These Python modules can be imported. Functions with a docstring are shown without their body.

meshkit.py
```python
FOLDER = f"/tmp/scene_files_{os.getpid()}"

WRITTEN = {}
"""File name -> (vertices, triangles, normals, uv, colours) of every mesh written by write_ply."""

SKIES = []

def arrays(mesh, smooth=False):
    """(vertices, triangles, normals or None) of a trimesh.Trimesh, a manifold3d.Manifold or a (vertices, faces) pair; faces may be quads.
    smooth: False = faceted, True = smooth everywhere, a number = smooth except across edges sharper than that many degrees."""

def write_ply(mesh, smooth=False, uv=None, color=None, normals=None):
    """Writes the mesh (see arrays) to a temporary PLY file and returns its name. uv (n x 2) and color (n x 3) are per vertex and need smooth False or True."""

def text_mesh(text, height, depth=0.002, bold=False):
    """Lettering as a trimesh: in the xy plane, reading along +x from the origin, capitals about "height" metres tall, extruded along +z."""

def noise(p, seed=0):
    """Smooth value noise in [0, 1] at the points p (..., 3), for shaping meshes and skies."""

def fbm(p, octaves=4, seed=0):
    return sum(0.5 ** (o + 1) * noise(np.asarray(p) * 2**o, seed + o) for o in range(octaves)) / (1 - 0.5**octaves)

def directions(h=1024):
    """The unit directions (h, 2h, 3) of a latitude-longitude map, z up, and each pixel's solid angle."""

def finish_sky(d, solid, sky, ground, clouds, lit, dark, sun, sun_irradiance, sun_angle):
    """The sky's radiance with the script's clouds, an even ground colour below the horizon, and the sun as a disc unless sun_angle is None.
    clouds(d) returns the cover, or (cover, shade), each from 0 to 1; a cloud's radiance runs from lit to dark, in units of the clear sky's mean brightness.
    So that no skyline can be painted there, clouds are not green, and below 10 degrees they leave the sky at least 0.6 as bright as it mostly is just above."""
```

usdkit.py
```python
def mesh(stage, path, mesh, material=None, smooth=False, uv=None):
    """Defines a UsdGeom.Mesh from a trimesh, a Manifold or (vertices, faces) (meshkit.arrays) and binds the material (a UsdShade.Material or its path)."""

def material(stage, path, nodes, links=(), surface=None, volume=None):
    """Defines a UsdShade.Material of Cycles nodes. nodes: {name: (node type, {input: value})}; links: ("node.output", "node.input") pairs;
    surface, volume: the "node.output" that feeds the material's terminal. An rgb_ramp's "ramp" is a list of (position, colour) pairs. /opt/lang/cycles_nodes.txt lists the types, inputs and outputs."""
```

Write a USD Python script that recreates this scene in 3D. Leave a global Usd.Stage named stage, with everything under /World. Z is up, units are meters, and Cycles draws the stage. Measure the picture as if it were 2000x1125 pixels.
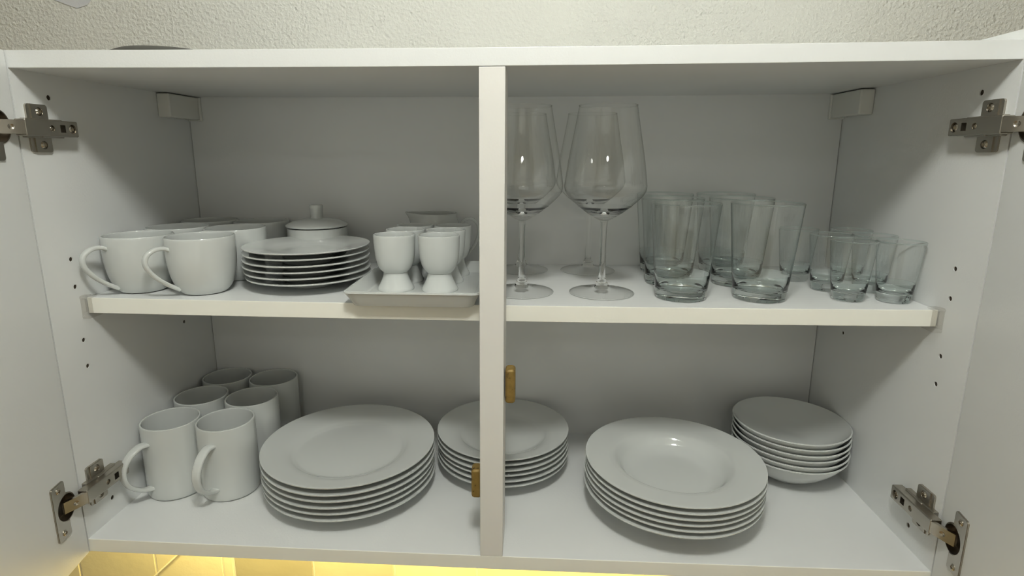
import math
import numpy as np
import trimesh
import manifold3d as m3
import usdkit
from shapely.geometry import Polygon, Point, box as sbox
from pxr import Usd, UsdGeom, UsdLux, Gf, Sdf

stage = Usd.Stage.CreateInMemory()
UsdGeom.SetStageUpAxis(stage, UsdGeom.Tokens.z)
UsdGeom.SetStageMetersPerUnit(stage, 1.0)
UsdGeom.Xform.Define(stage, '/World')
UsdGeom.Scope.Define(stage, '/World/Looks')

# ------------------------------------------------------------------ camera
EXPOSURE = -0.07
cam = UsdGeom.Camera.Define(stage, '/World/Camera')
R = np.array([[0.9984, -0.0553, -0.0120], [0.0566, 0.9765, 0.2081], [0.0002, -0.2084, 0.9780]])
right, fwd, up = R[:, 0], R[:, 1], R[:, 2]
right = right / np.linalg.norm(right)
fwd = fwd - right * (fwd @ right); fwd /= np.linalg.norm(fwd)
up = np.cross(right, fwd)
EYE = (0.5236, -0.5691, 0.4480)
M = Gf.Matrix4d(1)
for i, v in enumerate((right, up, -fwd)):
    M.SetRow(i, Gf.Vec4d(*map(float, v), 0))
M.SetRow(3, Gf.Vec4d(*EYE, 1))
cam.AddTransformOp().Set(M)
FPX = 1112.75
cam.CreateHorizontalApertureAttr(36.0)
cam.CreateVerticalApertureAttr(36.0 * 1125 / 2000)
cam.CreateFocalLengthAttr(FPX / 2000 * 36)
cam.CreateHorizontalApertureOffsetAttr(22.25 / 2000 * 36)
cam.CreateVerticalApertureOffsetAttr(-24.3 / 2000 * 36)
cam.CreateClippingRangeAttr(Gf.Vec2f(0.01, 100))
cam.CreateExposureAttr(EXPOSURE)

# ------------------------------------------------------------------ lights
LAMP_AT, LAMP_R = (0.535, -0.50, 1.00), 0.068      # the room's glowing ceiling lamp: a real globe, built with the room below
LAMP_POWER, LAMP_COLOR = 91.0, (0.985, 1.0, 0.935)

fill = UsdLux.DiskLight.Define(stage, '/World/added_disk_fill')        # added unseen disk behind the viewer, for fill and small highlights
fill.AddTranslateOp().Set((0.50, -1.75, 1.05))
fill.CreateRadiusAttr(0.12)
fill.CreateIntensityAttr(16.0)
fill.CreateColorAttr(Gf.Vec3f(1.0, 0.99, 0.92))

soft_fill = UsdLux.RectLight.Define(stage, '/World/added_soft_fill')      # added broad soft fill from the far side, no known window
soft_fill.AddTranslateOp().Set((0.50, -2.70, 0.15))
soft_fill.AddRotateXOp().Set(90.0)
soft_fill.CreateWidthAttr(1.80)
soft_fill.CreateHeightAttr(1.30)
soft_fill.CreateIntensityAttr(0.41)
soft_fill.CreateColorAttr(Gf.Vec3f(0.96, 1.0, 0.97))

strip = UsdLux.RectLight.Define(stage, '/World/under_cabinet_light')     # warm lamp under the cabinet, shining down
strip.AddTranslateOp().Set((0.45, 0.20, -0.024))
strip.CreateWidthAttr(1.16)
strip.CreateHeightAttr(0.03)
strip.CreateIntensityAttr(108.0)
strip.CreateColorAttr(Gf.Vec3f(1.0, 0.79, 0.27))

# ------------------------------------------------------------------ measures
W, H, T = 0.964, 0.532, 0.0168          # inner width, inner height, board thickness
D = 0.300                                # front edge to back panel
YS, ZS, TS = 0.052, 0.2829, 0.0186       # shelf: setback, top, thickness
SAG = 0.0020
PI = math.pi


def sag(x):
    u = np.clip(np.asarray(x, float) / W, 0, 1)
    return -SAG * 4 * u * (1 - u)


# ------------------------------------------------------------------ materials
def mat(name, nodes, links, surface, volume=None):
    return usdkit.material(stage, '/World/Looks/' + name, nodes, links, surface, volume)


def plain(name, color, rough=0.4, metal=0.0, spec=0.5, bump=None, vary=0.0, coat=0.0):
    nodes = {'p': ('principled_bsdf', {'base_color': color, 'roughness': rough, 'metallic': metal, 'specular_ior_level': spec, 'coat_weight': coat})}
    links = []
    if bump or vary:
        nodes['tc'] = ('texture_coordinate', {})
    if bump:
        sc, dist = bump
        nodes['n'] = ('noise_texture', {'scale': sc, 'detail': 3.0, 'roughness': 0.55})
        nodes['b'] = ('bump', {'strength': 1.0, 'distance': dist})
        links += [('tc.object', 'n.vector'), ('n.fac', 'b.height'), ('b.normal', 'p.normal')]
    if vary:
        nodes['v'] = ('noise_texture', {'scale': 9.0, 'detail': 3.0})
        lo = tuple(c * (1 - vary) for c in color)
        hi = tuple(min(1, c * (1 + vary)) for c in color)
        nodes['r'] = ('rgb_ramp', {'ramp': [(0.3, lo), (0.7, hi)]})
        links += [('tc.object', 'v.vector'), ('v.fac', 'r.fac'), ('r.color', 'p.base_color')]
    return mat(name, nodes, links, 'p.BSDF')


M_BOARD = plain('white_melamine', (0.785, 0.797, 0.795), 0.36, bump=(420, 0.00012), vary=0.012)
M_EDGE = plain('cream_edging', (0.93, 0.92, 0.845), 0.5, bump=(300, 0.0001), vary=0.02)
M_POST = plain('white_paint', (0.79, 0.775, 0.745), 0.5, bump=(300, 0.0001), vary=0.012)
M_PORC = mat('white_porcelain', {'d': ('diffuse_bsdf', {'color': (0.62, 0.642, 0.63)}), 'g': ('glossy_bsdf', {'color': (1, 1, 1), 'roughness': 0.06}), 'f': ('fresnel', {'IOR': 1.5}), 'x': ('mix_closure', {})},
             [('f.fac', 'x.fac'), ('d.BSDF', 'x.closure1'), ('g.BSDF', 'x.closure2')], 'x.closure')
M_PLASTIC = plain('white_plastic', (0.76, 0.76, 0.72), 0.45)
M_STEEL = plain('nickel_plate', (0.46, 0.43, 0.38), 0.30, metal=1.0, bump=(900, 0.00004))
M_BRIGHT = plain('polished_nickel', (0.66, 0.62, 0.56), 0.16, metal=1.0)
M_DARK = plain('dark_steel', (0.10, 0.09, 0.075), 0.4, metal=0.7)
M_LINK = plain('burnished_nickel', (0.50, 0.46, 0.40), 0.22, metal=1.0)
M_CUP = plain('cup_steel', (0.26, 0.23, 0.19), 0.35, metal=1.0)
M_HOLE = plain('raw_chipboard', (0.045, 0.032, 0.02), 0.9)
M_CEIL = plain('ceiling_paint', (0.80, 0.80, 0.76), 0.9)
M_ROOM = plain('room_paint', (0.70, 0.70, 0.64), 0.9)
M_FLOOR = plain('floor_laminate', (0.40, 0.30, 0.20), 0.5)
M_GROUT = plain('pale_grout', (0.86, 0.82, 0.72), 0.8)
M_PATCH = plain('bluish_grey', (0.67, 0.675, 0.71), 0.8, bump=(600, 0.0003))
M_DISH = plain('grey_stoneware', (0.09, 0.09, 0.08), 0.6)
M_IVORY = plain('ivory_line', (0.92, 0.88, 0.72), 0.5)

M_BRASS = mat('worn_brass', {
    'tc': ('texture_coordinate', {}), 'n': ('noise_texture', {'scale': 160.0, 'detail': 4.0}),
    'r': ('rgb_ramp', {'ramp': [(0.30, (0.05, 0.025, 0.01)), (0.38, (0.24, 0.155, 0.04)), (0.75, (0.31, 0.205, 0.055))]}),
    'p': ('principled_bsdf', {'roughness': 0.5, 'metallic': 0.25})},
    [('tc.object', 'n.vector'), ('n.fac', 'r.fac'), ('r.color', 'p.base_color')], 'p.BSDF')

M_WALL = mat('stucco_wall', {
    'tc': ('texture_coordinate', {}),
    'n1': ('noise_texture', {'scale': 210.0, 'detail': 2.0, 'roughness': 0.5}),
    'v1': ('voronoi_texture', {'scale': 105.0, 'randomness': 1.0}),
    'r1': ('rgb_ramp', {'ramp': [(0.0, (0, 0, 0)), (0.16, (0.25, 0.25, 0.25)), (0.32, (0.6, 0.6, 0.6)), (1.0, (0.62, 0.62, 0.62))]}),
    'r2': ('rgb_ramp', {'ramp': [(0.40, (0, 0, 0)), (0.72, (1, 1, 1))]}),
    'm': ('mix', {'mix_type': 'add', 'fac': 0.75}),
    'n2': ('noise_texture', {'scale': 7.0, 'detail': 2.0}),
    'r3': ('rgb_ramp', {'ramp': [(0.35, (0.6, 0.6, 0.6)), (0.65, (1, 1, 1))]}),
    'b': ('bump', {'distance': 0.0016}),
    'p': ('principled_bsdf', {'base_color': (0.735, 0.735, 0.69), 'roughness': 0.85, 'specular_ior_level': 0.3})},
    [('tc.object', 'n2.vector'), ('n2.fac', 'r3.fac'), ('r3.color', 'b.strength'), ('tc.object', 'n1.vector'), ('tc.object', 'v1.vector'), ('v1.distance', 'r1.fac'), ('n1.fac', 'r2.fac'), ('r1.color', 'm.color1'), ('r2.color', 'm.color2'),
     ('m.color', 'b.height'), ('b.normal', 'p.normal')], 'p.BSDF')


def tile_mat(name, k):
    c = np.array((0.76, 0.70, 0.52)) * k
    return plain(name, tuple(c), 0.25, vary=0.05, bump=(60, 0.0004))


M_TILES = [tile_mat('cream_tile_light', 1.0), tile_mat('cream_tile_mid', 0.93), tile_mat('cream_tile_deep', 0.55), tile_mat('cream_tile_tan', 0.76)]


def glass(name, color, rough=0.0, ior=1.5):
    return mat(name, {'p': ('principled_bsdf', {'base_color': color, 'roughness': rough, 'ior': ior, 'transmission_weight': 1.0})}, [], 'p.BSDF')


M_GLASS = glass('clear_crystal', (0.995, 0.998, 0.995), ior=1.5)
M_TUMBLER = glass('greenish_glass', (0.94, 0.985, 0.978), ior=1.5)
M_GLOBE = mat('lamp_glow', {'e': ('emission', {'color': LAMP_COLOR, 'strength': LAMP_POWER})}, [], 'e.emission')


def thin_glass(name, clear, edge, rough=0.0):
    """A thin wall of glass: light passes straight on; the more obliquely it is seen, the longer the way through it and the deeper its colour."""
    return mat(name, {
        'lw': ('layer_weight', {'blend': 0.5}),
        'pw': ('math', {'math_type': 'power', 'value2': 7.0}),
        'c': ('mix', {'color1': clear, 'color2': edge}),
        'p': ('principled_bsdf', {'roughness': rough, 'ior': 1.5, 'transmission_weight': 1.0, 'thin_wall': True})},
        [('lw.facing', 'pw.value1'), ('pw.value', 'c.fac'), ('c.color', 'p.base_color')], 'p.BSDF')


M_THIN = thin_glass('thin_crystal', (0.995, 0.998, 0.995), (0.45, 0.46, 0.44))
M_WALLG = thin_glass('thin_greenish_glass', (0.985, 0.996, 0.994), (0.26, 0.33, 0.33))
M_CLIP = mat('clear_plastic', {'lw': ('layer_weight', {'blend': 0.5}), 'pw': ('math', {'math_type': 'power', 'value2': 3.0}), 'ma': ('math', {'math_type': 'multiply_add', 'value2': 0.35, 'value3': 0.05, 'use_clamp': True}),
             't': ('transparent_bsdf', {'color': (0.965, 0.96, 0.95)}), 'g': ('principled_bsdf', {'base_color': (0.45, 0.44, 0.42), 'roughness': 0.2}), 'x': ('mix_closure', {})},
             [('lw.facing', 'pw.value1'), ('pw.value', 'ma.value1'), ('ma.value', 'x.fac'), ('t.BSDF', 'x.closure1'), ('g.BSDF', 'x.closure2')], 'x.closure')

# ------------------------------------------------------------------ prims
used = {}


def numbered(parent, name):
    k = (parent, name)
    n = used.get(k, 0)
    used[k] = n + 1
    return name if n == 0 else f'{name}_{n:03d}'


def keys(prim, label=None, category=None, group=None, kind=None):
    for k, v in (('label', label), ('category', category), ('group', group), ('kind', kind)):
        if v:
            prim.SetCustomDataByKey(k, v)
    return prim


class Node:
    def __init__(self, path, origin):
        self.path, self.origin = path, np.asarray(origin, float)


WORLD = Node('/World', (0, 0, 0))


def thing(name, loc, label=None, category=None, group=None, kind=None, parent=WORLD):
    """An Xform at loc; meshes added under it are given in world coordinates."""
    path = parent.path + '/' + numbered(parent.path, name)
    x = UsdGeom.Xform.Define(stage, path)
    rel = np.asarray(loc, float) - parent.origin
    x.AddTranslateOp().Set(Gf.Vec3d(*map(float, rel)))
    keys(x.GetPrim(), label, category, group, kind)
    return Node(path, loc)


def part(name, mesh, material, parent=WORLD, smooth=35, label=None, category=None, group=None, kind=None, loc=None):
    path = parent.path + '/' + numbered(parent.path, name)
    v, f = (mesh.vertices, mesh.faces) if isinstance(mesh, trimesh.Trimesh) else mesh
    org = parent.origin if loc is None else np.asarray(loc, float)
    me = trimesh.Trimesh(np.asarray(v, float) - org, f, process=False)
    p = usdkit.mesh(stage, path, me, material, smooth=smooth)
    rel = org - parent.origin
    if loc is not None:
        p.AddTranslateOp().Set(Gf.Vec3d(*map(float, rel)))
    keys(p.GetPrim(), label, category, group, kind)
    return Node(path, org)


def dup(src, loc, label, group, category, kind='Xform', rotz=0.0):
    """A copy of a thing at the top level, under the next number."""
    name = src.path.split('/')[-1]
    path = '/World/' + numbered('/World', name)
    pr = stage.DefinePrim(path, kind)
    pr.GetReferences().AddInternalReference(src.path)
    x = UsdGeom.Xformable(pr)
    x.ClearXformOpOrder()
    x.AddTranslateOp().Set(Gf.Vec3d(*map(float, loc)))
    if rotz:
        x.AddRotateZOp().Set(rotz)
    if kind == 'Xform':
        pr.SetInstanceable(True)
    keys(pr, label, category, group)
    return Node(path, loc)


# ------------------------------------------------------------------ shapes
def tri(m):
    me = m.to_mesh()
    return trimesh.Trimesh(np.array(me.vert_properties[:, :3], float), np.array(me.tri_verts), process=False)


def man(t):
    return m3.Manifold(m3.Mesh(np.asarray(t.vertices, np.float32), np.asarray(t.faces, np.uint32)))


def mbox(x0, x1, y0, y1, z0, z1, r=0.0):
    """A box with rounded edges as a Manifold."""
    if r <= 0:
        return m3.Manifold.cube((x1 - x0, y1 - y0, z1 - z0)).translate((x0, y0, z0))
    s = m3.Manifold.sphere(r, 12)
    return m3.Manifold.batch_hull([s.translate((x, y, z)) for x in (x0 + r, x1 - r) for y in (y0 + r, y1 - r) for z in (z0 + r, z1 - r)])


def mcyl(p, axis, length, r, r2=None, n=28):
    """A cylinder from p along axis 'x', 'y' or 'z'."""
    c = m3.Manifold.cylinder(length, r, r if r2 is None else r2, n)
    if axis == 'x':
        c = c.rotate((0, 90, 0))
    elif axis == 'y':
        c = c.rotate((-90, 0, 0))
    return c.translate(p)


def lathe(profile, n=72, axis=(0, 0, 0)):
    """Closed outline of (r, z) points, counter-clockwise seen with r to the right and z up, revolved about z."""
    P = np.asarray(profile, float)
    a = np.linspace(0, 2 * PI, n, endpoint=False)
    m = len(P)
    v, idx = [], np.zeros((m, n), int)
    for i, (r, z) in enumerate(P):
        if r < 1e-7:
            idx[i, :] = len(v)
            v.append((0, 0, z))
        else:
            idx[i, :] = np.arange(len(v), len(v) + n)
            v += [(r * math.cos(t), r * math.sin(t), z) for t in a]
    f = []
    last = m if P[0][0] > 1e-7 or P[-1][0] > 1e-7 else m - 1
    for i in range(last):
        j = (i + 1) % m
        for k in range(n):
            q = (k + 1) % n
            A, B, C, E_ = idx[i, k], idx[i, q], idx[j, q], idx[j, k]
            if A != B:
                f.append((A, B, C))
            if C != E_:
                f.append((A, C, E_))
    f = [t for t in f if len(set(t)) == 3]
    t = trimesh.Trimesh(np.array(v) + np.asarray(axis, float), np.array(f), process=False)
    if t.volume < 0:
        t.invert()
    return t


def curve(pts, n=8):
    """Catmull-Rom points through pts."""
    P = np.asarray(pts, float)
    Q = np.vstack([2 * P[0] - P[1], P, 2 * P[-1] - P[-2]])
    out = []
    for i in range(1, len(Q) - 2):
        for t in np.linspace(0, 1, n, endpoint=False):
            a, b, c, d = Q[i - 1], Q[i], Q[i + 1], Q[i + 2]
            out.append(0.5 * ((2 * b) + (c - a) * t + (2 * a - 5 * b + 4 * c - d) * t * t + (3 * b - a - 3 * c + d) * t ** 3))
    out.append(P[-1])
    return np.array(out)


def shell(top, thick, foot_r, foot_h, foot_w=0.004, tip=0.0020, n=72):
    """A dish from its upper surface (r, z) from the centre to the rim: its underside lies thick below along the normal and carries a foot ring."""
    P = curve(top, 7)
    tan = np.gradient(P, axis=0)
    nor = np.stack([tan[:, 1], -tan[:, 0]], 1)
    nor /= np.linalg.norm(nor, axis=1, keepdims=True)
    fade = np.clip((P[-1, 0] - P[:, 0]) / 0.012, 0, 1)
    th = tip + (thick - tip) * (1 - (1 - fade) ** 2)
    U = P + nor * th[:, None]
    U[:, 0] = np.maximum(U[:, 0], 0)
    U[0, 0] = 0
    under = [tuple(u) for u in U]
    a, b = foot_r - foot_w / 2, foot_r + foot_w / 2
    zi = lambda r: float(np.interp(r, U[:, 0], U[:, 1]))
    under = [u for u in under if u[0] < a - 0.0008] + [(a - 0.0004, zi(a)), (a + 0.0006, 0.0006), (a + 0.0014, 0.0), (b - 0.0014, 0.0), (b - 0.0004, 0.0008), (b + 0.0006, zi(b))] + [u for u in under if u[0] > b + 0.0016]
    rt = P[-1]
    rim = [(rt[0] + tip * 0.45, rt[1] - tip * 0.55), (rt[0] + tip * 0.40, rt[1] - tip * 0.1)]
    prof = under + rim + [tuple(q) for q in P[::-1]]
    prof[-1] = (0.0, prof[-1][1])
    return lathe(prof, n)


def sweep(path, widths, thick, side, n=14, close=True):
    """A ribbon with an elliptical section along path; side is the direction across the ribbon."""
    P = np.asarray(path, float)
    m = len(P)
    Wd = np.broadcast_to(widths, (m,))
    Th = np.broadcast_to(thick, (m,))
    tan = np.gradient(P, axis=0)
    tan /= np.linalg.norm(tan, axis=1, keepdims=True)
    side = np.asarray(side, float)
    v, f = [], []
    for i in range(m):
        s = side - tan[i] * (side @ tan[i])
        s /= np.linalg.norm(s)
        u = np.cross(tan[i], s)
        for k in range(n):
            a = 2 * PI * k / n
            c, q = math.cos(a), math.sin(a)
            ex = 0.7
            v.append(P[i] + s * Wd[i] / 2 * math.copysign(abs(c) ** ex, c) + u * Th[i] / 2 * math.copysign(abs(q) ** ex, q))
    for i in range(m - 1):
        for k in range(n):
            q = (k + 1) % n
            f += [(i * n + k, i * n + q, (i + 1) * n + q), (i * n + k, (i + 1) * n + q, (i + 1) * n + k)]
    for i0, flip in ((0, True), (m - 1, False)):
        c = len(v)
        v.append(P[i0])
        for k in range(n):
            q = (k + 1) % n
            t = (c, i0 * n + k, i0 * n + q)
            f.append(t[::-1] if flip else t)
    t = trimesh.Trimesh(np.array(v), np.array(f), process=False)
    if t.volume < 0:
        t.invert()
    return t


def board(x0, x1, y0, y1, z0, z1, seg=24, ch=0.0007, bend=True):
    """A board along x with chamfered long edges, hanging through a little in the middle as the photographed boards do."""
    sec = [(y0 + ch, z0), (y1, z0), (y1, z1), (y0 + ch, z1), (y0 + ch * 0.3, z1 - ch * 0.3), (y0, z1 - ch), (y0, z0 + ch), (y0 + ch * 0.3, z0 + ch * 0.3)]
    xs = np.linspace(x0, x1, seg + 1)
    n = len(sec)
    v = np.array([(x, y, z + (float(sag(x)) if bend else 0)) for x in xs for y, z in sec])
    f = []
    for i in range(seg):
        for k in range(n):
            q = (k + 1) % n
            f += [(i * n + k, i * n + q, (i + 1) * n + q), (i * n + k, (i + 1) * n + q, (i + 1) * n + k)]
    for k in range(1, n - 1):
        f += [(0, k + 1, k), (seg * n, seg * n + k, seg * n + k + 1)]
    t = trimesh.Trimesh(v, np.array(f), process=False)
    if t.volume < 0:
        t.invert()
    return t


def mapped(t, fn, flip=False):
    t = t if isinstance(t, trimesh.Trimesh) else tri(t)
    t = trimesh.Trimesh(np.array([fn(*p) for p in t.vertices]), t.faces.copy(), process=False)
    if t.volume < 0:
        t.invert()
    return t


# ------------------------------------------------------------------ the room
YW = 0.308                                # face of the plastered wall
X0, X1, YF, ZF, ZC = -1.40, 2.30, -2.80, -1.42, 1.08


def room(name, b, m):
    part(name, tri(mbox(*b)), m, smooth=False, kind='structure')


room('floor', (X0 - .1, X1 + .1, YF - .1, YW + .1, ZF - .1, ZF), M_FLOOR)
room('ceiling', (X0 - .1, X1 + .1, YF - .1, YW + .1, ZC, ZC + .1), M_CEIL)
room('wall_left', (X0 - .1, X0, YF, YW, ZF, ZC), M_ROOM)
room('wall_right', (X1, X1 + .1, YF, YW, ZF, ZC), M_ROOM)
room('wall_front', (X0 - .1, X1 + .1, YF - .1, YF, ZF, ZC), M_ROOM)
gl = thing('ceiling_lamp', (LAMP_AT[0], LAMP_AT[1], LAMP_AT[2] - LAMP_R), 'round glowing globe lamp on the ceiling above the cabinet', 'lamp')
part('globe', mapped(m3.Manifold.sphere(LAMP_R, 40), lambda x, y, z: (x + LAMP_AT[0], y + LAMP_AT[1], z + LAMP_AT[2])), M_GLOBE, gl, smooth=True)
part('ceiling_plate', tri(mcyl((LAMP_AT[0], LAMP_AT[1], LAMP_AT[2] + LAMP_R - 0.003), 'z', ZC - LAMP_AT[2] - LAMP_R + 0.003, 0.03)), M_PLASTIC, gl)
wall = thing('wall_back', (0.45, YW, ZF), kind='structure')
part('plaster', tri(mbox(X0 - .1, X1 + .1, YW, YW + .1, ZF, ZC)), M_WALL, wall, smooth=False)
pp = Polygon([(-0.232, 0.700), (-0.199, 0.6773), (-0.178, 0.6695), (-0.158, 0.6625), (-0.143, 0.6665), (-0.132, 0.679), (-0.140, 0.71), (-0.19, 0.73)]).buffer(0.004).buffer(-0.002)  # outline of a thin bluish grey patch on the wall face
pm = trimesh.creation.extrude_polygon(pp, 0.0016, engine='earcut')
part('grey_patch', mapped(pm, lambda x, y, z: (x, YW - z + 0.0002, y)), M_PATCH, wall, label='smooth bluish grey patch on the stucco')
# glazed tiles below and behind the cabinet's foot, one by one
TP, TJ = 0.1475, 0.0038
TX, TZ = -0.0105, -0.3450
part('grout', tri(mbox(TX - 3 * TP, TX + 10 * TP, YW - 0.0022, YW, TZ - TP - .002, TZ + 2 * TP + .002)), M_GROUT, wall, smooth=False)
rng = np.random.default_rng(7)
for r_ in range(-1, 2):
    for c_ in range(-3, 10):
        x0, z0 = TX + c_ * TP + TJ / 2, TZ + r_ * TP + TJ / 2
        k = rng.choice([0, 0, 1])
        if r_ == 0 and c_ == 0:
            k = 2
        if r_ == 0 and c_ == 1:
            k = 3
        dz = rng.uniform(-.0003, .0003)
        x1 = x0 + TP - TJ
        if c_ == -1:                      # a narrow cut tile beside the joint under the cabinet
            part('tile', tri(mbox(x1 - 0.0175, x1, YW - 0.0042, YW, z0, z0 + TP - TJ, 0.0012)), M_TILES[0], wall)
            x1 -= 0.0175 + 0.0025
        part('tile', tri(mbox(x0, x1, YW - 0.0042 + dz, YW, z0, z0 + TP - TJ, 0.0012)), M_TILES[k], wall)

# ------------------------------------------------------------------ the cabinet
YB = 0.3028
cab = thing('wall_cabinet', (W / 2, D / 2, -T), 'open white wall cabinet with two swung-out doors, a middle shelf and a centre post', 'cabinet')
part('top_panel', board(0, W, 0, YB, H, H + T), M_BOARD, cab)
bot = part('bottom_panel', board(0, W, 0.0006, YB, -T, 0), M_BOARD, cab)
part('edge_band', board(0, W, 0, 0.0008, -T, 0), M_EDGE, bot, label='slightly yellowed edging of the cabinet floor')
part('back_panel', tri(mbox(0.0008, W - 0.0008, D, D + 0.0025, -0.004, H + 0.002)), M_BOARD, cab, smooth=False)
shelf = part('shelf', board(0.0012, W - 0.0012, YS + 0.0008, D - 0.0015, ZS - TS, ZS), M_BOARD, cab)
part('edge_band', board(0.0012, W - 0.0012, YS, YS + 0.001, ZS - TS, ZS), M_EDGE, shelf, label='cream edging of the shelf')
post = mbox(0.4693, 0.4949, 0.0, YS - 0.001, -SAG + 0.0001, H - SAG - 0.0004, 0.0008)
post = tri(post)
lean = (post.vertices[:, 2] - H) / H
post.vertices[:, 0] += 0.0011 + 0.0024 * lean
part('centre_post', post, M_POST, cab)

HOLES = [(0.044, 0.5075, 0.0028), (0.0395, 0.331, 0.0026), (0.0395, 0.299, 0.0026), (0.0395, 0.235, 0.0026), (0.0395, 0.203, 0.0026),
         (0.2295, 0.2005, 0.0026), (0.2295, 0.2325, 0.0026), (0.045, 0.0257, 0.0028)]
for s in (0, 1):
    X = (lambda n: n) if s == 0 else (lambda n: W - n)
    body = mbox(min(X(-T), X(0)), max(X(-T), X(0)), 0, YB, -T, H + (T if s == 0 else 0.0266))
    liners = []
    for y, z, r in HOLES:
        body -= mcyl((X(0) - 0.006, y, z), 'x', 0.012, r)
        liners.append(tri(mcyl((X(0) - 0.0061 if s == 0 else X(0) + 0.0011, y, z), 'x', 0.005, r * 0.995)))
    side = part('side_panel', tri(body), M_BOARD, cab, smooth=False)
    for l_ in liners:
        part('peg_hole', l_, M_HOLE, side, smooth=30)

for s in (0, 1):                          # plastic covers of the hanging brackets, top rear corners
    X = (lambda n: n) if s == 0 else (lambda n: W - n)
    a, b = sorted((X(0.0), X(0.0185)))
    cov = mbox(a, b, 0.226, D, 0.4985, H - 0.0012, 0.0022)
    fa, fb = sorted((X(0.0), X(0.0215)))
    cov += mbox(fa, fb, D - 0.0045, D, 0.4965, H - 0.0012, 0.0012)
    cov -= mbox(a + 0.004, b - 0.004, 0.262, 0.282, 0.490, 0.505)
    part('bracket_cover', tri(cov), M_PLASTIC, cab)

for x0, x1, z0, z1 in ((0.4571, 0.4684, 0.0632, 0.0985), (0.4955, 0.5065, 0.1800, 0.2195)):     # brass catches on the post
    c = part('door_catch', tri(mbox(x0, x1, 0.012, 0.030, z0, z1, 0.0032)), M_BRASS, cab)

for s in (0, 1):                          # clear clips that hold the shelf
    X = (lambda n: n) if s == 0 else (lambda n: W - n)
    bx = lambda n0, n1, y0, y1, z0, z1, r: mbox(*sorted((X(n0), X(n1))), y0, y1, z0, z1, r)
    z = ZS
    clip = bx(0.0002, 0.0076, 0.0425, 0.0515, z - TS - 0.0036, z + 0.0042, 0.0008)
    clip -= bx(0.0018, 0.0060, 0.0405, 0.0450, z - 0.0150, z + 0.0020, 0.0003)
    clip += bx(-0.0000, 0.0090, 0.0425, 0.0640, z - TS - 0.0044, z - TS - 0.0004, 0.0008)
    clip += bx(-0.0000, 0.0090, 0.0420, 0.0580, z + 0.0006, z + 0.0030, 0.0006)
    part('shelf_clip', tri(clip), M_CLIP, cab)

# doors, swung out by about 80 degrees, and their cup hinges
OPEN = math.radians(10)
DD, DN = np.array((math.sin(OPEN), -math.cos(OPEN))), np.array((math.cos(OPEN), math.sin(OPEN)))
DW, DT = 0.482, 0.016
ZHINGE = (0.4745, 0.0610)
CUP_S, CUP_R = 0.0265, 0.0165


def on_door(s):
    def fn(a, b, z):                      # a: along the door from the hinge side, b: out of its inner face
        p = np.array((0.0, -0.0012)) + DD * a + DN * b
        return (p[0] if s == 0 else W - p[0], p[1], z)
    return fn


def on_side(s):
    def fn(y, n, z):                      # y: into the cabinet, n: out of the side panel
        return (n if s == 0 else W - n, y, z)
    return fn


def plate2d(poly, z0, z1, ch=0.0004):
    """A polygon (a, z) given thickness along b, with its upper edge broken."""
    lo = trimesh.creation.extrude_polygon(poly, z1 - z0 - ch, engine='earcut')
    hi = trimesh.creation.extrude_polygon(poly.buffer(-ch, join_style=2), ch, engine='earcut')
    hi.apply_translation((0, 0, z1 - z0 - ch))
    m = m3.Manifold.batch_boolean([man(lo), man(hi)], m3.OpType.Add)
    t = tri(m)
    t.vertices[:, 2] += z0
    return trimesh.Trimesh(t.vertices[:, [0, 2, 1]], t.faces[:, ::-1], process=False)


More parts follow.
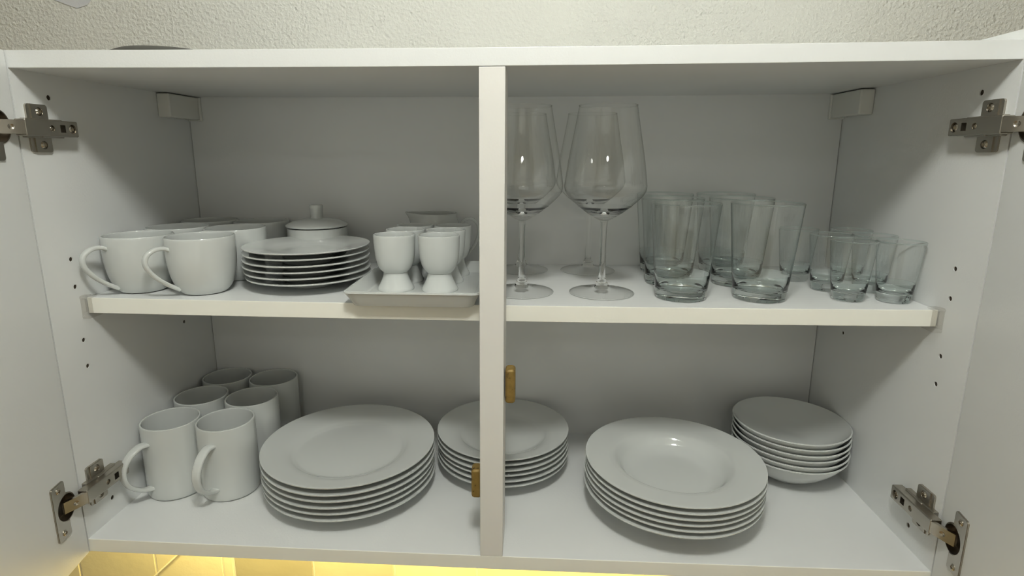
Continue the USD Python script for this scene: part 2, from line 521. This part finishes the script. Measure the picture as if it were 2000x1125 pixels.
def rrect(a0, a1, z0, z1, r):
    return sbox(a0 + r, z0 + r, a1 - r, z1 - r).buffer(r, quad_segs=5)


def screw(a, z, b0, r, h):
    """A countersunk cross-head screw in plate coordinates."""
    hd = mcyl((a, b0, z), 'y', h * 0.55, r, n=24) + mcyl((a, b0 + h * 0.55, z), 'y', h * 0.45, r, r * 0.6, n=24)
    w = r * 0.26
    hd -= m3.Manifold.cube((1.3 * r, h, 2 * w)).translate((a - 0.65 * r, b0 + h * 0.5, z - w))
    hd -= m3.Manifold.cube((2 * w, h, 1.3 * r)).translate((a - w, b0 + h * 0.5, z - 0.65 * r))
    return tri(hd)


for s in (0, 1):
    dfn, sfn = on_door(s), on_side(s)
    slab = mbox(0.0, DW, -DT, 0.0, -T, H + T, 0.0012)
    for zc in ZHINGE:
        slab -= mcyl((CUP_S, -0.011, zc), 'y', 0.02, CUP_R - 0.0006, n=40)
    part('door', mapped(slab, dfn), M_BOARD, cab, smooth=30)
    for zc in ZHINGE:
        hg = thing('hinge', sfn(0.02, 0.0, zc), parent=cab)
        sec = rrect(0.0105, 0.0360, zc - 0.0247, zc + 0.0247, 0.0028)
        for q in (-1, 1):
            sec = sec.difference(Point(0.0252, zc + q * 0.0172).buffer(0.0042))
        mp = man(plate2d(sec, 0.0, 0.0032)) - mbox(0.0, 0.0152, 0.0020, 0.01, zc - 0.03, zc + 0.03)
        mp += mbox(0.0030, 0.0500, 0.0, 0.0062, zc - 0.0098, zc + 0.0098, 0.0008)
        part('mounting_plate', mapped(mp, sfn), M_STEEL, hg)
        arm = mbox(-0.0085, 0.0590, 0.0040, 0.0160, zc - 0.0084, zc + 0.0084, 0.0012)
        arm += mbox(0.0200, 0.0480, 0.0030, 0.0080, zc - 0.0094, zc + 0.0094, 0.0010)
        arm -= mbox(0.0345, 0.0415, 0.0085, 0.02, zc - 0.0040, zc + 0.0040)
        arm -= mcyl((0.0510, 0.0115, zc), 'y', 0.01, 0.0050, n=28)
        arm -= mcyl((0.0240, 0.0130, zc), 'y', 0.01, 0.0032, n=24)
        part('hinge_arm', mapped(arm, sfn), M_STEEL, hg)
        part('screw', mapped(screw(0.0510, zc, 0.0116, 0.0042, 0.0036), sfn), M_BRIGHT, hg)
        part('screw', mapped(screw(0.0240, zc, 0.0131, 0.0026, 0.0024), sfn), M_BRIGHT, hg)
        for q in (-1, 1):
            part('screw', mapped(screw(0.0252, zc + q * 0.0172, 0.0004, 0.0039, 0.0034), sfn), M_BRIGHT, hg)
        # the polished link between arm and cup
        p0, p1 = np.array((0.0158, -0.0075)), np.array(dfn(0.0300, 0.0005, 0)[:2])
        if s:
            p1[0] = W - p1[0]
        mid = (p0 + p1) / 2 + np.array((0.0003, -0.0002))
        c = curve([p0, mid, p1], 8)
        t_ = np.gradient(c, axis=0)
        t_ /= np.linalg.norm(t_, axis=1, keepdims=True)
        nn = np.stack([-t_[:, 1], t_[:, 0]], 1)
        if nn[0] @ np.array((1, 0)) > 0:
            nn = -nn
        outl = Polygon(np.vstack([c, (c + nn * 0.0042)[::-1]]))
        lk = trimesh.creation.extrude_polygon(outl.buffer(-0.0006).buffer(0.0006), 0.0136, engine='earcut')
        lk = man(lk).translate((0, 0, zc - 0.0068))
        lk -= m3.Manifold.sphere(0.0042, 24).translate((float(mid[0]) + 0.0026, float(mid[1]) - 0.0014, zc))
        part('link_arm', mapped(lk, (lambda x, y, z: (x, y, z)) if s == 0 else (lambda x, y, z: (W - x, y, z))), M_LINK, hg)
        fl = rrect(0.0250, 0.0470, zc - 0.0328, zc + 0.0328, 0.0030).difference(Point(CUP_S, zc).buffer(CUP_R - 0.0012, quad_segs=12))
        part('flange_plate', mapped(plate2d(fl, 0.0, 0.0018), dfn), M_STEEL, hg)
        cup = lathe([(0.0, -0.0100), (CUP_R - 0.0008, -0.0100), (CUP_R - 0.0008, 0.0), (CUP_R, 0.0), (CUP_R, 0.0010), (CUP_R - 0.0016, 0.0014), (CUP_R - 0.0018, -0.0085), (0.0, -0.0085)], 40)
        cup = trimesh.Trimesh(cup.vertices[:, [0, 2, 1]] + np.array((CUP_S, 0, zc)), cup.faces[:, ::-1], process=False)
        part('hinge_cup', mapped(cup, dfn), M_CUP, hg)
        for q in (-1, 1):
            part('screw', mapped(screw(0.0365, zc + q * 0.0255, 0.0010, 0.0034, 0.0022), dfn), M_BRIGHT, hg)

# a dark round dish on top of the cabinet, of which only the upper edge shows over the front
dish = lathe([(0, 0), (0.05, 0), (0.066, 0.004), (0.070, 0.012), (0.066, 0.0180), (0.054, 0.0228), (0.030, 0.0245), (0, 0.0248)], 64)
dx, dy = 0.066, 0.16
dish.apply_translation((dx, dy, H + T + float(sag(dx + 0.07)) + 0.0004))
part('round_tin', dish, M_DISH, loc=(dx, dy, H + T), label='low dark grey round tin on top of the cabinet, only its upper edge showing', category='tin')

# ------------------------------------------------------------------ crockery
def floor_z(x, r):
    return max(float(sag(x - r)), float(sag(x + r)), float(sag(x))) + 0.0001


def shelf_z(x, r):
    return ZS + floor_z(x, r)


ORD = ['lowest', 'second from the bottom', 'third from the bottom', 'third from the top', 'second from the top', 'topmost']


def stack(name, mesh, x, y, z, step, label, category, group, jitter, seed):
    g = np.random.default_rng(seed)
    first = None
    for i in range(6):
        jx, jy = (g.uniform(-jitter, jitter, 2) if i < 5 else (0, 0))
        loc = (x + jx, y + jy, z + i * step)
        lab = label.format(ORD[i])
        if first is None:
            first = part(name, (mesh.vertices + np.array(loc), mesh.faces), M_PORC, loc=loc, label=lab, category=category, group=group, smooth=40)
        else:
            dup(first, loc, lab, group, category, kind='Mesh')


dinner = shell([(0, .0087), (.030, .0087), (.064, .0087), (.0735, .0108), (.0800, .0142), (.0870, .0166), (.1000, .0193), (.1141, .0221)], .0027, .060, .0)
stack('dinner_plate', dinner, .2771, .1342, floor_z(.2771, .06), .0088, 'large white dinner plate, {} of the stack beside the mugs', 'plate', 'stacked dinner plates', .0012, 1)
dessert = shell([(0, .0076), (.025, .0076), (.050, .0076), (.0590, .0098), (.0650, .0136), (.0720, .0166), (.0830, .0197), (.0945, .0226)], .0026, .046, .0)
stack('dessert_plate', dessert, .4836, .2000, floor_z(.4836, .046), .0077, 'medium white plate, {} of the stack behind the centre post', 'plate', 'stacked plates behind the post', .0010, 2)
soup = shell([(0, .0073), (.020, .0073), (.041, .0074), (.0520, .0094), (.0610, .0151), (.0680, .0236), (.0730, .0281), (.0790, .0299), (.0860, .0310), (.1100, .0343)], .0027, .037, .0)
stack('soup_plate', soup, .7066, .1085, floor_z(.7066, .045), .0074, 'white deep soup plate with a wide rim, {} of its stack', 'plate', 'stacked deep soup plates', .0009, 3)
bowl = shell([(0, .0080), (.020, .0080), (.033, .0082), (.0410, .0110), (.0510, .0180), (.0630, .0296), (.0742, .0432)], .0030, .029, .0)
stack('cereal_bowl', bowl, .8893, .1965, floor_z(.8893, .036), .0081, 'small white rimless bowl, {} of the stack in the cabinet corner', 'bowl', 'stacked bowls in the corner', .0010, 4)
saucer = shell([(0, .0072), (.020, .0072), (.034, .0074), (.0450, .0096), (.0560, .0126), (.0779, .0158)], .0027, .030, .0)
stack('saucer', saucer, .2326, .1455, shelf_z(.2326, .036), .0075, 'white saucer, {} of the stack beside the tea cups', 'saucer', 'stacked saucers on the shelf', .0016, 5)


def handle_path(pts, n=8):
    return np.array([(r, 0.0, z) for r, z in curve(pts, n)])


def cup_parts(loc, name, label, group, category, body, handle, rotz):
    """A cup built at loc with its handle turned by rotz."""
    t = thing(name, loc, label, category, group)
    a = math.radians(rotz)
    rot = np.array([[math.cos(a), -math.sin(a), 0], [math.sin(a), math.cos(a), 0], [0, 0, 1]])
    part('body', (body.vertices @ rot.T + np.array(loc), body.faces), M_PORC, t, smooth=50)
    part('handle', (handle.vertices @ rot.T + np.array(loc), handle.faces), M_PORC, t, smooth=60)
    return t


# wide tea cups, upper shelf
RC, HC = 0.0392, 0.0672
outer = curve([(.0225, 0.0), (.0262, .0016), (.0315, .0085), (.0358, .0200), (.0384, .0350), (.0392, .0500), (RC, HC - .0012)], 6)
inner = curve([(RC - .0026, HC - .0010), (.0362, .0500), (.0354, .0350), (.0328, .0210), (.0280, .0100), (.0180, .0052), (0, .0046)], 6)
cup_body = lathe([(0, .0014), (.0195, .0014), (.0210, 0.0)] + [tuple(p) for p in outer] + [(RC - .0008, HC), (RC - .0019, HC)] + [tuple(p) for p in inner], 64)
cup_handle = sweep(handle_path([(.0378, .0545), (.0450, .0572), (.0550, .0562), (.0632, .0500), (.0646, .0400), (.0575, .0280), (.0455, .0170), (.0310, .0075)]), .0082, .0050, (0, 1, 0))
for m_ in (cup_body, cup_handle):
    m_.vertices = m_.vertices * np.array((1.0, 1.0, 1.032))
CUPS = [(.0405, .0975, 246, 'wide white tea cup in the front row, its handle near the left shelf clip'),
        (.1203, .0955, 238, 'wide white tea cup in the front row, right beside the stacked saucers'),
        (.0405, .1770, 315, 'wide white tea cup in the middle row, against the left side panel'),
        (.1222, .1755, 135, 'wide white tea cup in the middle row, between saucers and side row'),
        (.0405, .2575, 33, 'wide white tea cup tucked in the dark rear corner of the upper shelf'),
        (.1205, .2565, 30, 'wide white tea cup in the back row, beside the lidded sugar bowl')]
for x, y, a, lab in CUPS:
    cup_parts((x, y, shelf_z(x, .024)), 'tea_cup', lab, 'tea cups on the upper shelf', 'cup', cup_body, cup_handle, a)

# tall straight mugs, bottom left
RM, HM = 0.0366, 0.1012
mug_body = lathe([(0, .0012), (.0300, .0012), (.0312, 0.0), (.0335, 0.0), (.0356, .0012), (RM - .0002, .0040), (RM, .0100), (RM, HM - .0012), (RM - .0008, HM), (RM - .0022, HM), (RM - .0030, HM - .0014),
                  (RM - .0032, .0120), (RM - .0042, .0070), (RM - .0080, .0052), (0, .0050)], 72)
HW = np.interp(np.linspace(0, 1, 65), [0, .12, .5, .85, 1], [.0150, .0128, .0112, .0100, .0128])
mug_handle = sweep(handle_path([(.0352, .0800), (.0450, .0805), (.0575, .0745), (.0665, .0630), (.0688, .0500), (.0640, .0360), (.0530, .0250), (.0420, .0195), (.0352, .0180)]), HW, .0056, (0, 1, 0))
tucked_handle = sweep(handle_path([(.0352, .0800), (.0420, .0795), (.0520, .0735), (.0570, .0620), (.0585, .0500), (.0555, .0365), (.0490, .0260), (.0400, .0205), (.0352, .0192)]), HW * .72, .0050, (0, 1, 0))
MUGS = [(.0412, .1125, 247, 'tall white mug in front beside the lower left hinge, handle towards the hinge'),
        (.1155, .1155, 266, 'tall white mug in front beside the dinner plates, handle towards the viewer'),
        (.0392, .1890, 237, 'tall white mug in the middle row, against the side panel'),
        (.1150, .1893, 225, 'tall white mug in the middle row, behind the one with its handle to the viewer'),
        (.0388, .2630, 308, 'tall white mug in the back row, in the corner of the cabinet'),
        (.1140, .2632, 143, 'tall white mug in the back row, standing clear of the corner')]
for x, y, a, lab in MUGS:
    cup_parts((x, y, floor_z(x, .034)), 'mug', lab, 'tall mugs', 'mug', mug_body, mug_handle if y < .13 else tucked_handle, a)

# sugar bowl
sx, sy = .2112, .2385
sz = shelf_z(sx, .03)
sb = thing('sugar_bowl', (sx, sy, sz), 'white lidded sugar bowl with a cylindrical knob, behind the saucers', 'sugar bowl')
at = np.array((sx, sy, sz))
ob = curve([(.0300, 0), (.0360, .004), (.0405, .018), (.0418, .036), (.0418, .0625)], 6)
b_ = lathe([(0, .001)] + [tuple(p) for p in ob] + [(.0408, .0632), (.0392, .0630), (.0388, .040), (.036, .014), (.028, .006), (0, .005)], 64)
part('body', (b_.vertices + at, b_.faces), M_PORC, sb, smooth=50)
l_ = lathe([(0, .0635), (.038, .0635), (.0385, .0645), (.0432, .0648), (.0438, .0660), (.0432, .0674), (.0405, .0688), (.0330, .0722), (.0200, .0750), (.0080, .0760), (0, .0760)], 64)
lid = part('lid', (l_.vertices + at, l_.faces), M_PORC, sb, smooth=50)
k_ = lathe([(0, .0757), (.0088, .0757), (.0086, .0795), (.0092, .0890), (.0096, .0925), (.0088, .0948), (.0060, .0956), (0, .0957)], 32)
part('knob', (k_.vertices + at, k_.faces), M_PORC, lid, smooth=50)

# cream jug with a long spout
jx, jy = .3828, .2545
jz = shelf_z(jx, .028)
jug = thing('cream_jug', (jx, jy, jz), 'white cream jug with a pointed spout and a thin loop handle, behind the egg cups', 'jug')
prof_o = curve([(.0240, 0.0), (.0300, .006), (.0365, .025), (.0385, .042), (.0355, .060), (.0312, .074), (.0305, .0825)], 6)
prof_i = curve([(.0285, .0825), (.0292, .074), (.0335, .060), (.0363, .042), (.0345, .025), (.0285, .010), (.0, .005)], 6)
jb = lathe([(0, .001), (.022, .001)] + [tuple(p) for p in prof_o] + [(.0300, .0834), (.0290, .0833)] + [tuple(p) for p in prof_i], 72)
v = jb.vertices.copy()
ang = np.arctan2(v[:, 1], -v[:, 0])
rad = np.hypot(v[:, 0], v[:, 1])
lip = np.clip((v[:, 2] - .052) / .031, 0, 1) ** 1.6 * np.exp(-(ang / 0.55) ** 2) * np.clip(rad / .02, 0, 1)
v[:, 0] -= .0150 * lip
v[:, 2] += .0012 * lip
at = np.array((jx, jy, jz))
part('body', (v + at, jb.faces), M_PORC, jug, smooth=50)
jh = sweep(np.array([(x, 0.0, z) for x, z in curve([(.0345, .0640), (.0420, .0735), (.0530, .0745), (.0610, .0660), (.0615, .0520), (.0560, .0370), (.0460, .0240), (.0362, .0200)], 8)]), .0052, .0044, (0, 1, 0))
part('handle', (jh.vertices + at, jh.faces), M_PORC, jug, smooth=60)

# tray with flared sides
tx0, tx1, ty0, ty1 = .3135, .4672, .0300, .2250
tz = shelf_z(.39, .06)


def loop(inset, r, z):
    p = rrect(tx0 + inset, tx1 - inset, ty0 + inset, ty1 - inset, max(r, .001))
    xy = np.array(p.exterior.coords)[:-1]
    # resample so that every loop has the same number of points, starting at the same corner
    s = Point(tx0 + inset, (ty0 + ty1) / 2)
    L = p.exterior
    d0 = L.project(s)
    return np.array([(*L.interpolate((d0 + L.length * t) % L.length).coords[0], tz + z) for t in np.linspace(0, 1, 160, endpoint=False)])


loops = [loop(.0098, .008, 0.0), loop(.0084, .009, .0006), loop(.0050, .008, .0085), loop(.0012, .008, .0152), loop(.0002, .0080, .0163), loop(.0004, .0080, .0181), loop(.0024, .007, .0184),
         loop(.0078, .008, .0120), loop(.0110, .009, .0058), loop(.0140, .009, .0040)]
tv = np.vstack(loops)
tf = []
n_ = 160
for i in range(len(loops) - 1):
    for k in range(n_):
        q = (k + 1) % n_
        tf += [(i * n_ + k, i * n_ + q, (i + 1) * n_ + q), (i * n_ + k, (i + 1) * n_ + q, (i + 1) * n_ + k)]
c0, c1 = len(tv), len(tv) + 1
tv = np.vstack([tv, [((tx0 + tx1) / 2, (ty0 + ty1) / 2, tz)], [((tx0 + tx1) / 2, (ty0 + ty1) / 2, tz + .0040)]])
e = (len(loops) - 1) * n_
for k in range(n_):
    q = (k + 1) % n_
    tf += [(c0, q, k), (c1, e + k, e + q)]
tm = trimesh.Trimesh(tv, np.array(tf), process=False)
if tm.volume < 0:
    tm.invert()
part('serving_tray', tm, M_PORC, smooth=45, loc=((tx0 + tx1) / 2, (ty0 + ty1) / 2, tz), label='rectangular white porcelain tray under the egg cups, overhanging the shelf edge', category='tray')

# egg cups
egg_foot = lathe([(0, .0010), (.0185, .0010), (.0196, 0), (.0212, 0), (.0217, .0012), (.0208, .0036), (.0185, .0076), (.0163, .0122), (.0148, .0168), (.0142, .0208), (0, .0208)], 56)
eo = curve([(.0144, .0209), (.0190, .0262), (.0222, .0350), (.0238, .0480), (.0246, .0645)], 7)
ei = curve([(.0222, .0645), (.0214, .0480), (.0196, .0370), (.0150, .0285), (.0, .0255)], 7)
egg_bowl = lathe([(0, .0209)] + [tuple(p) for p in eo] + [(.0241, .0655), (.0228, .0655)] + [tuple(p) for p in ei], 56)
for m_ in (egg_foot, egg_bowl):
    m_.vertices = m_.vertices * np.array((1.03, 1.03, 1.04))
EGG = [(.3560, .1085, 'white egg cup at the front of the tray, on the saucer side'), (.4108, .1065, 'white egg cup at the front of the tray, next to the centre post'),
       (.3590, .1575, 'white egg cup in the middle of the tray, on the saucer side'), (.4118, .1545, 'white egg cup in the middle of the tray, next to the centre post'),
       (.3625, .2020, 'white egg cup at the back of the tray, in front of the jug spout'), (.4150, .1995, 'white egg cup at the back of the tray, in front of the jug handle')]
first = None
for x, y, lab in EGG:
    loc = np.array((x, y, tz + .0041))
    if first is None:
        first = thing('egg_cup', loc, lab, 'egg cup', 'egg cups on the tray')
        part('bowl', (egg_bowl.vertices + loc, egg_bowl.faces), M_PORC, first, smooth=50)
        part('foot', (egg_foot.vertices + loc, egg_foot.faces), M_PORC, first, smooth=50)
    else:
        dup(first, loc, lab, 'egg cups on the tray', 'egg cup')

# ------------------------------------------------------------------ glassware
go = curve([(.0050, .0890), (.0120, .0925), (.0235, .1000), (.0350, .1095), (.0448, .1195), (.0482, .1275), (.0476, .1370), (.0440, .1620), (.0385, .1920), (.0333, .2215)], 7)


def sheet(profile, n=72):
    """A thin blown wall: the outline revolved about z."""
    P = np.asarray(profile, float)
    a = np.linspace(0, 2 * PI, n, endpoint=False)
    v = np.array([(r * math.cos(t), r * math.sin(t), z) for r, z in P for t in a])
    f = []
    for i in range(len(P) - 1):
        for k in range(n):
            q = (k + 1) % n
            f += [(i * n + k, i * n + q, (i + 1) * n + q), (i * n + k, (i + 1) * n + q, (i + 1) * n + k)]
    return trimesh.Trimesh(v, np.array(f), process=False)


def ring(R_, z, r, n=72):
    return lathe([(R_ + r * math.cos(t), z + r * math.sin(t)) for t in np.linspace(0, 2 * PI, 12, endpoint=False)], n)


g_rim = ring(.0333, .2215, .0006)
cut = go[go[:, 1] >= .1062]
g_bowl = sheet(cut)
low = [tuple(q) for q in go if q[1] < .1062] + [(float(cut[0][0]) - .0001, .1061)]
g_stem = lathe([(0, .0060), (.0085, .0060), (.0088, .0082), (.0080, .0105), (.0070, .0130), (.0050, .0160), (.0041, .0210), (.0037, .0400), (.0036, .0650), (.0039, .0800), (.0044, .0870)] + low
               + [(float(cut[0][0]) - .0014, .1061), (.0220, .1040), (.0110, .1012), (0, .1004)], 56)
g_foot = sheet([(.0088, .0078), (.0130, .0060), (.0180, .0046), (.0300, .0028), (.0386, .0016)])
g_edge = ring(.0386, .0009, .00085)
WINE = [(.6088, .1185, 'tall clear wine glass in front, standing clear of the post'), (.5108, .1190, 'tall clear wine glass in front, partly hidden by the centre post'),
        (.5072, .2560, 'tall clear wine glass in the back row, half hidden behind the post'), (.6046, .2558, 'tall clear wine glass in the back row, between post and tumblers')]
first = None
for x, y, lab in WINE:
    loc = np.array((x, y, shelf_z(x, .039)))
    if first is None:
        first = thing('wine_glass', loc, lab, 'wine glass', 'wine glasses')
        for nm, me, ml in (('bowl', g_bowl, M_THIN), ('rim', g_rim, M_THIN), ('stem', g_stem, M_GLASS), ('foot', g_foot, M_THIN), ('foot_edge', g_edge, M_GLASS)):
            part(nm, (me.vertices + loc, me.faces), ml, first, smooth=50)
    else:
        dup(first, loc, lab, 'wine glasses', 'wine glass')


def tumbler(rt, rb, h, base, wall):
    """(side wall, thick solid base) of a tapering tumbler."""
    rz = lambda z: rb + (rt - rb) * z / h
    top = base + h * .17
    side = sheet([(rz(z), z) for z in np.linspace(top, h - .0004, 12)])
    rim = ring(rt - .0009, h - .0009, .0010)
    foot = lathe([(0, .0012), (rb * .6, .0010), (rb - .0045, .0002), (rb - .0030, 0.0), (rb - .0008, .0006), (rb, .0026), (rz(top), top), (rz(top) - .0007, top),
                  (rz(base + h * .08) - wall * .75, base + h * .08), (rz(base + .003) - wall * 1.25, base + .0030), (rz(base) - wall * 2.2, base + .0004), (rb * .5, base - .0016), (0, base - .0020)], 72)
    return side, foot, rim


big = tumbler(.0393, .0292, .1120, .0110, .0022)
BIG = [(.7000, .1010, 'large clear tumbler in the front row, next to the wine glasses'), (.7912, .1008, 'large clear tumbler in the front row, on the side of the small glasses'),
       (.7035, .1810, 'large clear tumbler in the middle row, next to the wine glasses'), (.7900, .1800, 'large clear tumbler in the middle row, farther from the wine glasses'),
       (.7110, .2600, 'large clear tumbler in the back row, next to the wine glasses'), (.7955, .2595, 'large clear tumbler in the back row, farther from the wine glasses')]
small = tumbler(.0242, .0170, .0695, .0105, .0018)
SMALL = [(.8905, .0970, 'small clear glass in the front row, on the side of the large tumblers'), (.9385, .0910, 'small clear glass in the front row, nearest the shelf clip'),
         (.8902, .1475, 'small clear glass in the middle row, on the side of the large tumblers'), (.9387, .1425, 'small clear glass in the middle row, against the right side panel'),
         (.8765, .2050, 'small clear glass in the back row, behind the large tumblers'), (.9380, .1935, 'small clear glass in the back row, against the right side panel')]
for name, mesh, spots, rb, grp, cat in (('tumbler', big, BIG, .03, 'large tumblers', 'glass'), ('shot_glass', small, SMALL, .017, 'small glasses', 'glass')):
    first = None
    for x, y, lab in spots:
        loc = np.array((x, y, shelf_z(x, rb)))
        if first is None:
            first = thing(name, loc, lab, cat, grp)
            part('side', (mesh[0].vertices + loc, mesh[0].faces), M_WALLG, first, smooth=50)
            part('rim', (mesh[2].vertices + loc, mesh[2].faces), M_TUMBLER, first, smooth=60)
            part('base', (mesh[1].vertices + loc, mesh[1].faces), M_TUMBLER, first, smooth=50, label='thick solid glass base')
        else:
            dup(first, loc, lab, grp, cat)

# ------------------------------------------------------------------ small details
cp = curve([(-.0785, YW - .0068, -.225), (-.1108, YW - .0068, -.2610), (-.1601, YW - .0068, -.3080), (-.205, YW - .0068, -.352)], 10)  # thin pale line running slantwise just in front of the tiles
part('slanting_line', sweep(cp, .0030, .0030, (0, 1, 0), n=10), M_IVORY, smooth=60, loc=(-.14, YW - .0068, -.352), label='thin pale line slanting across the yellow-lit tiles under the left door', category='cord')
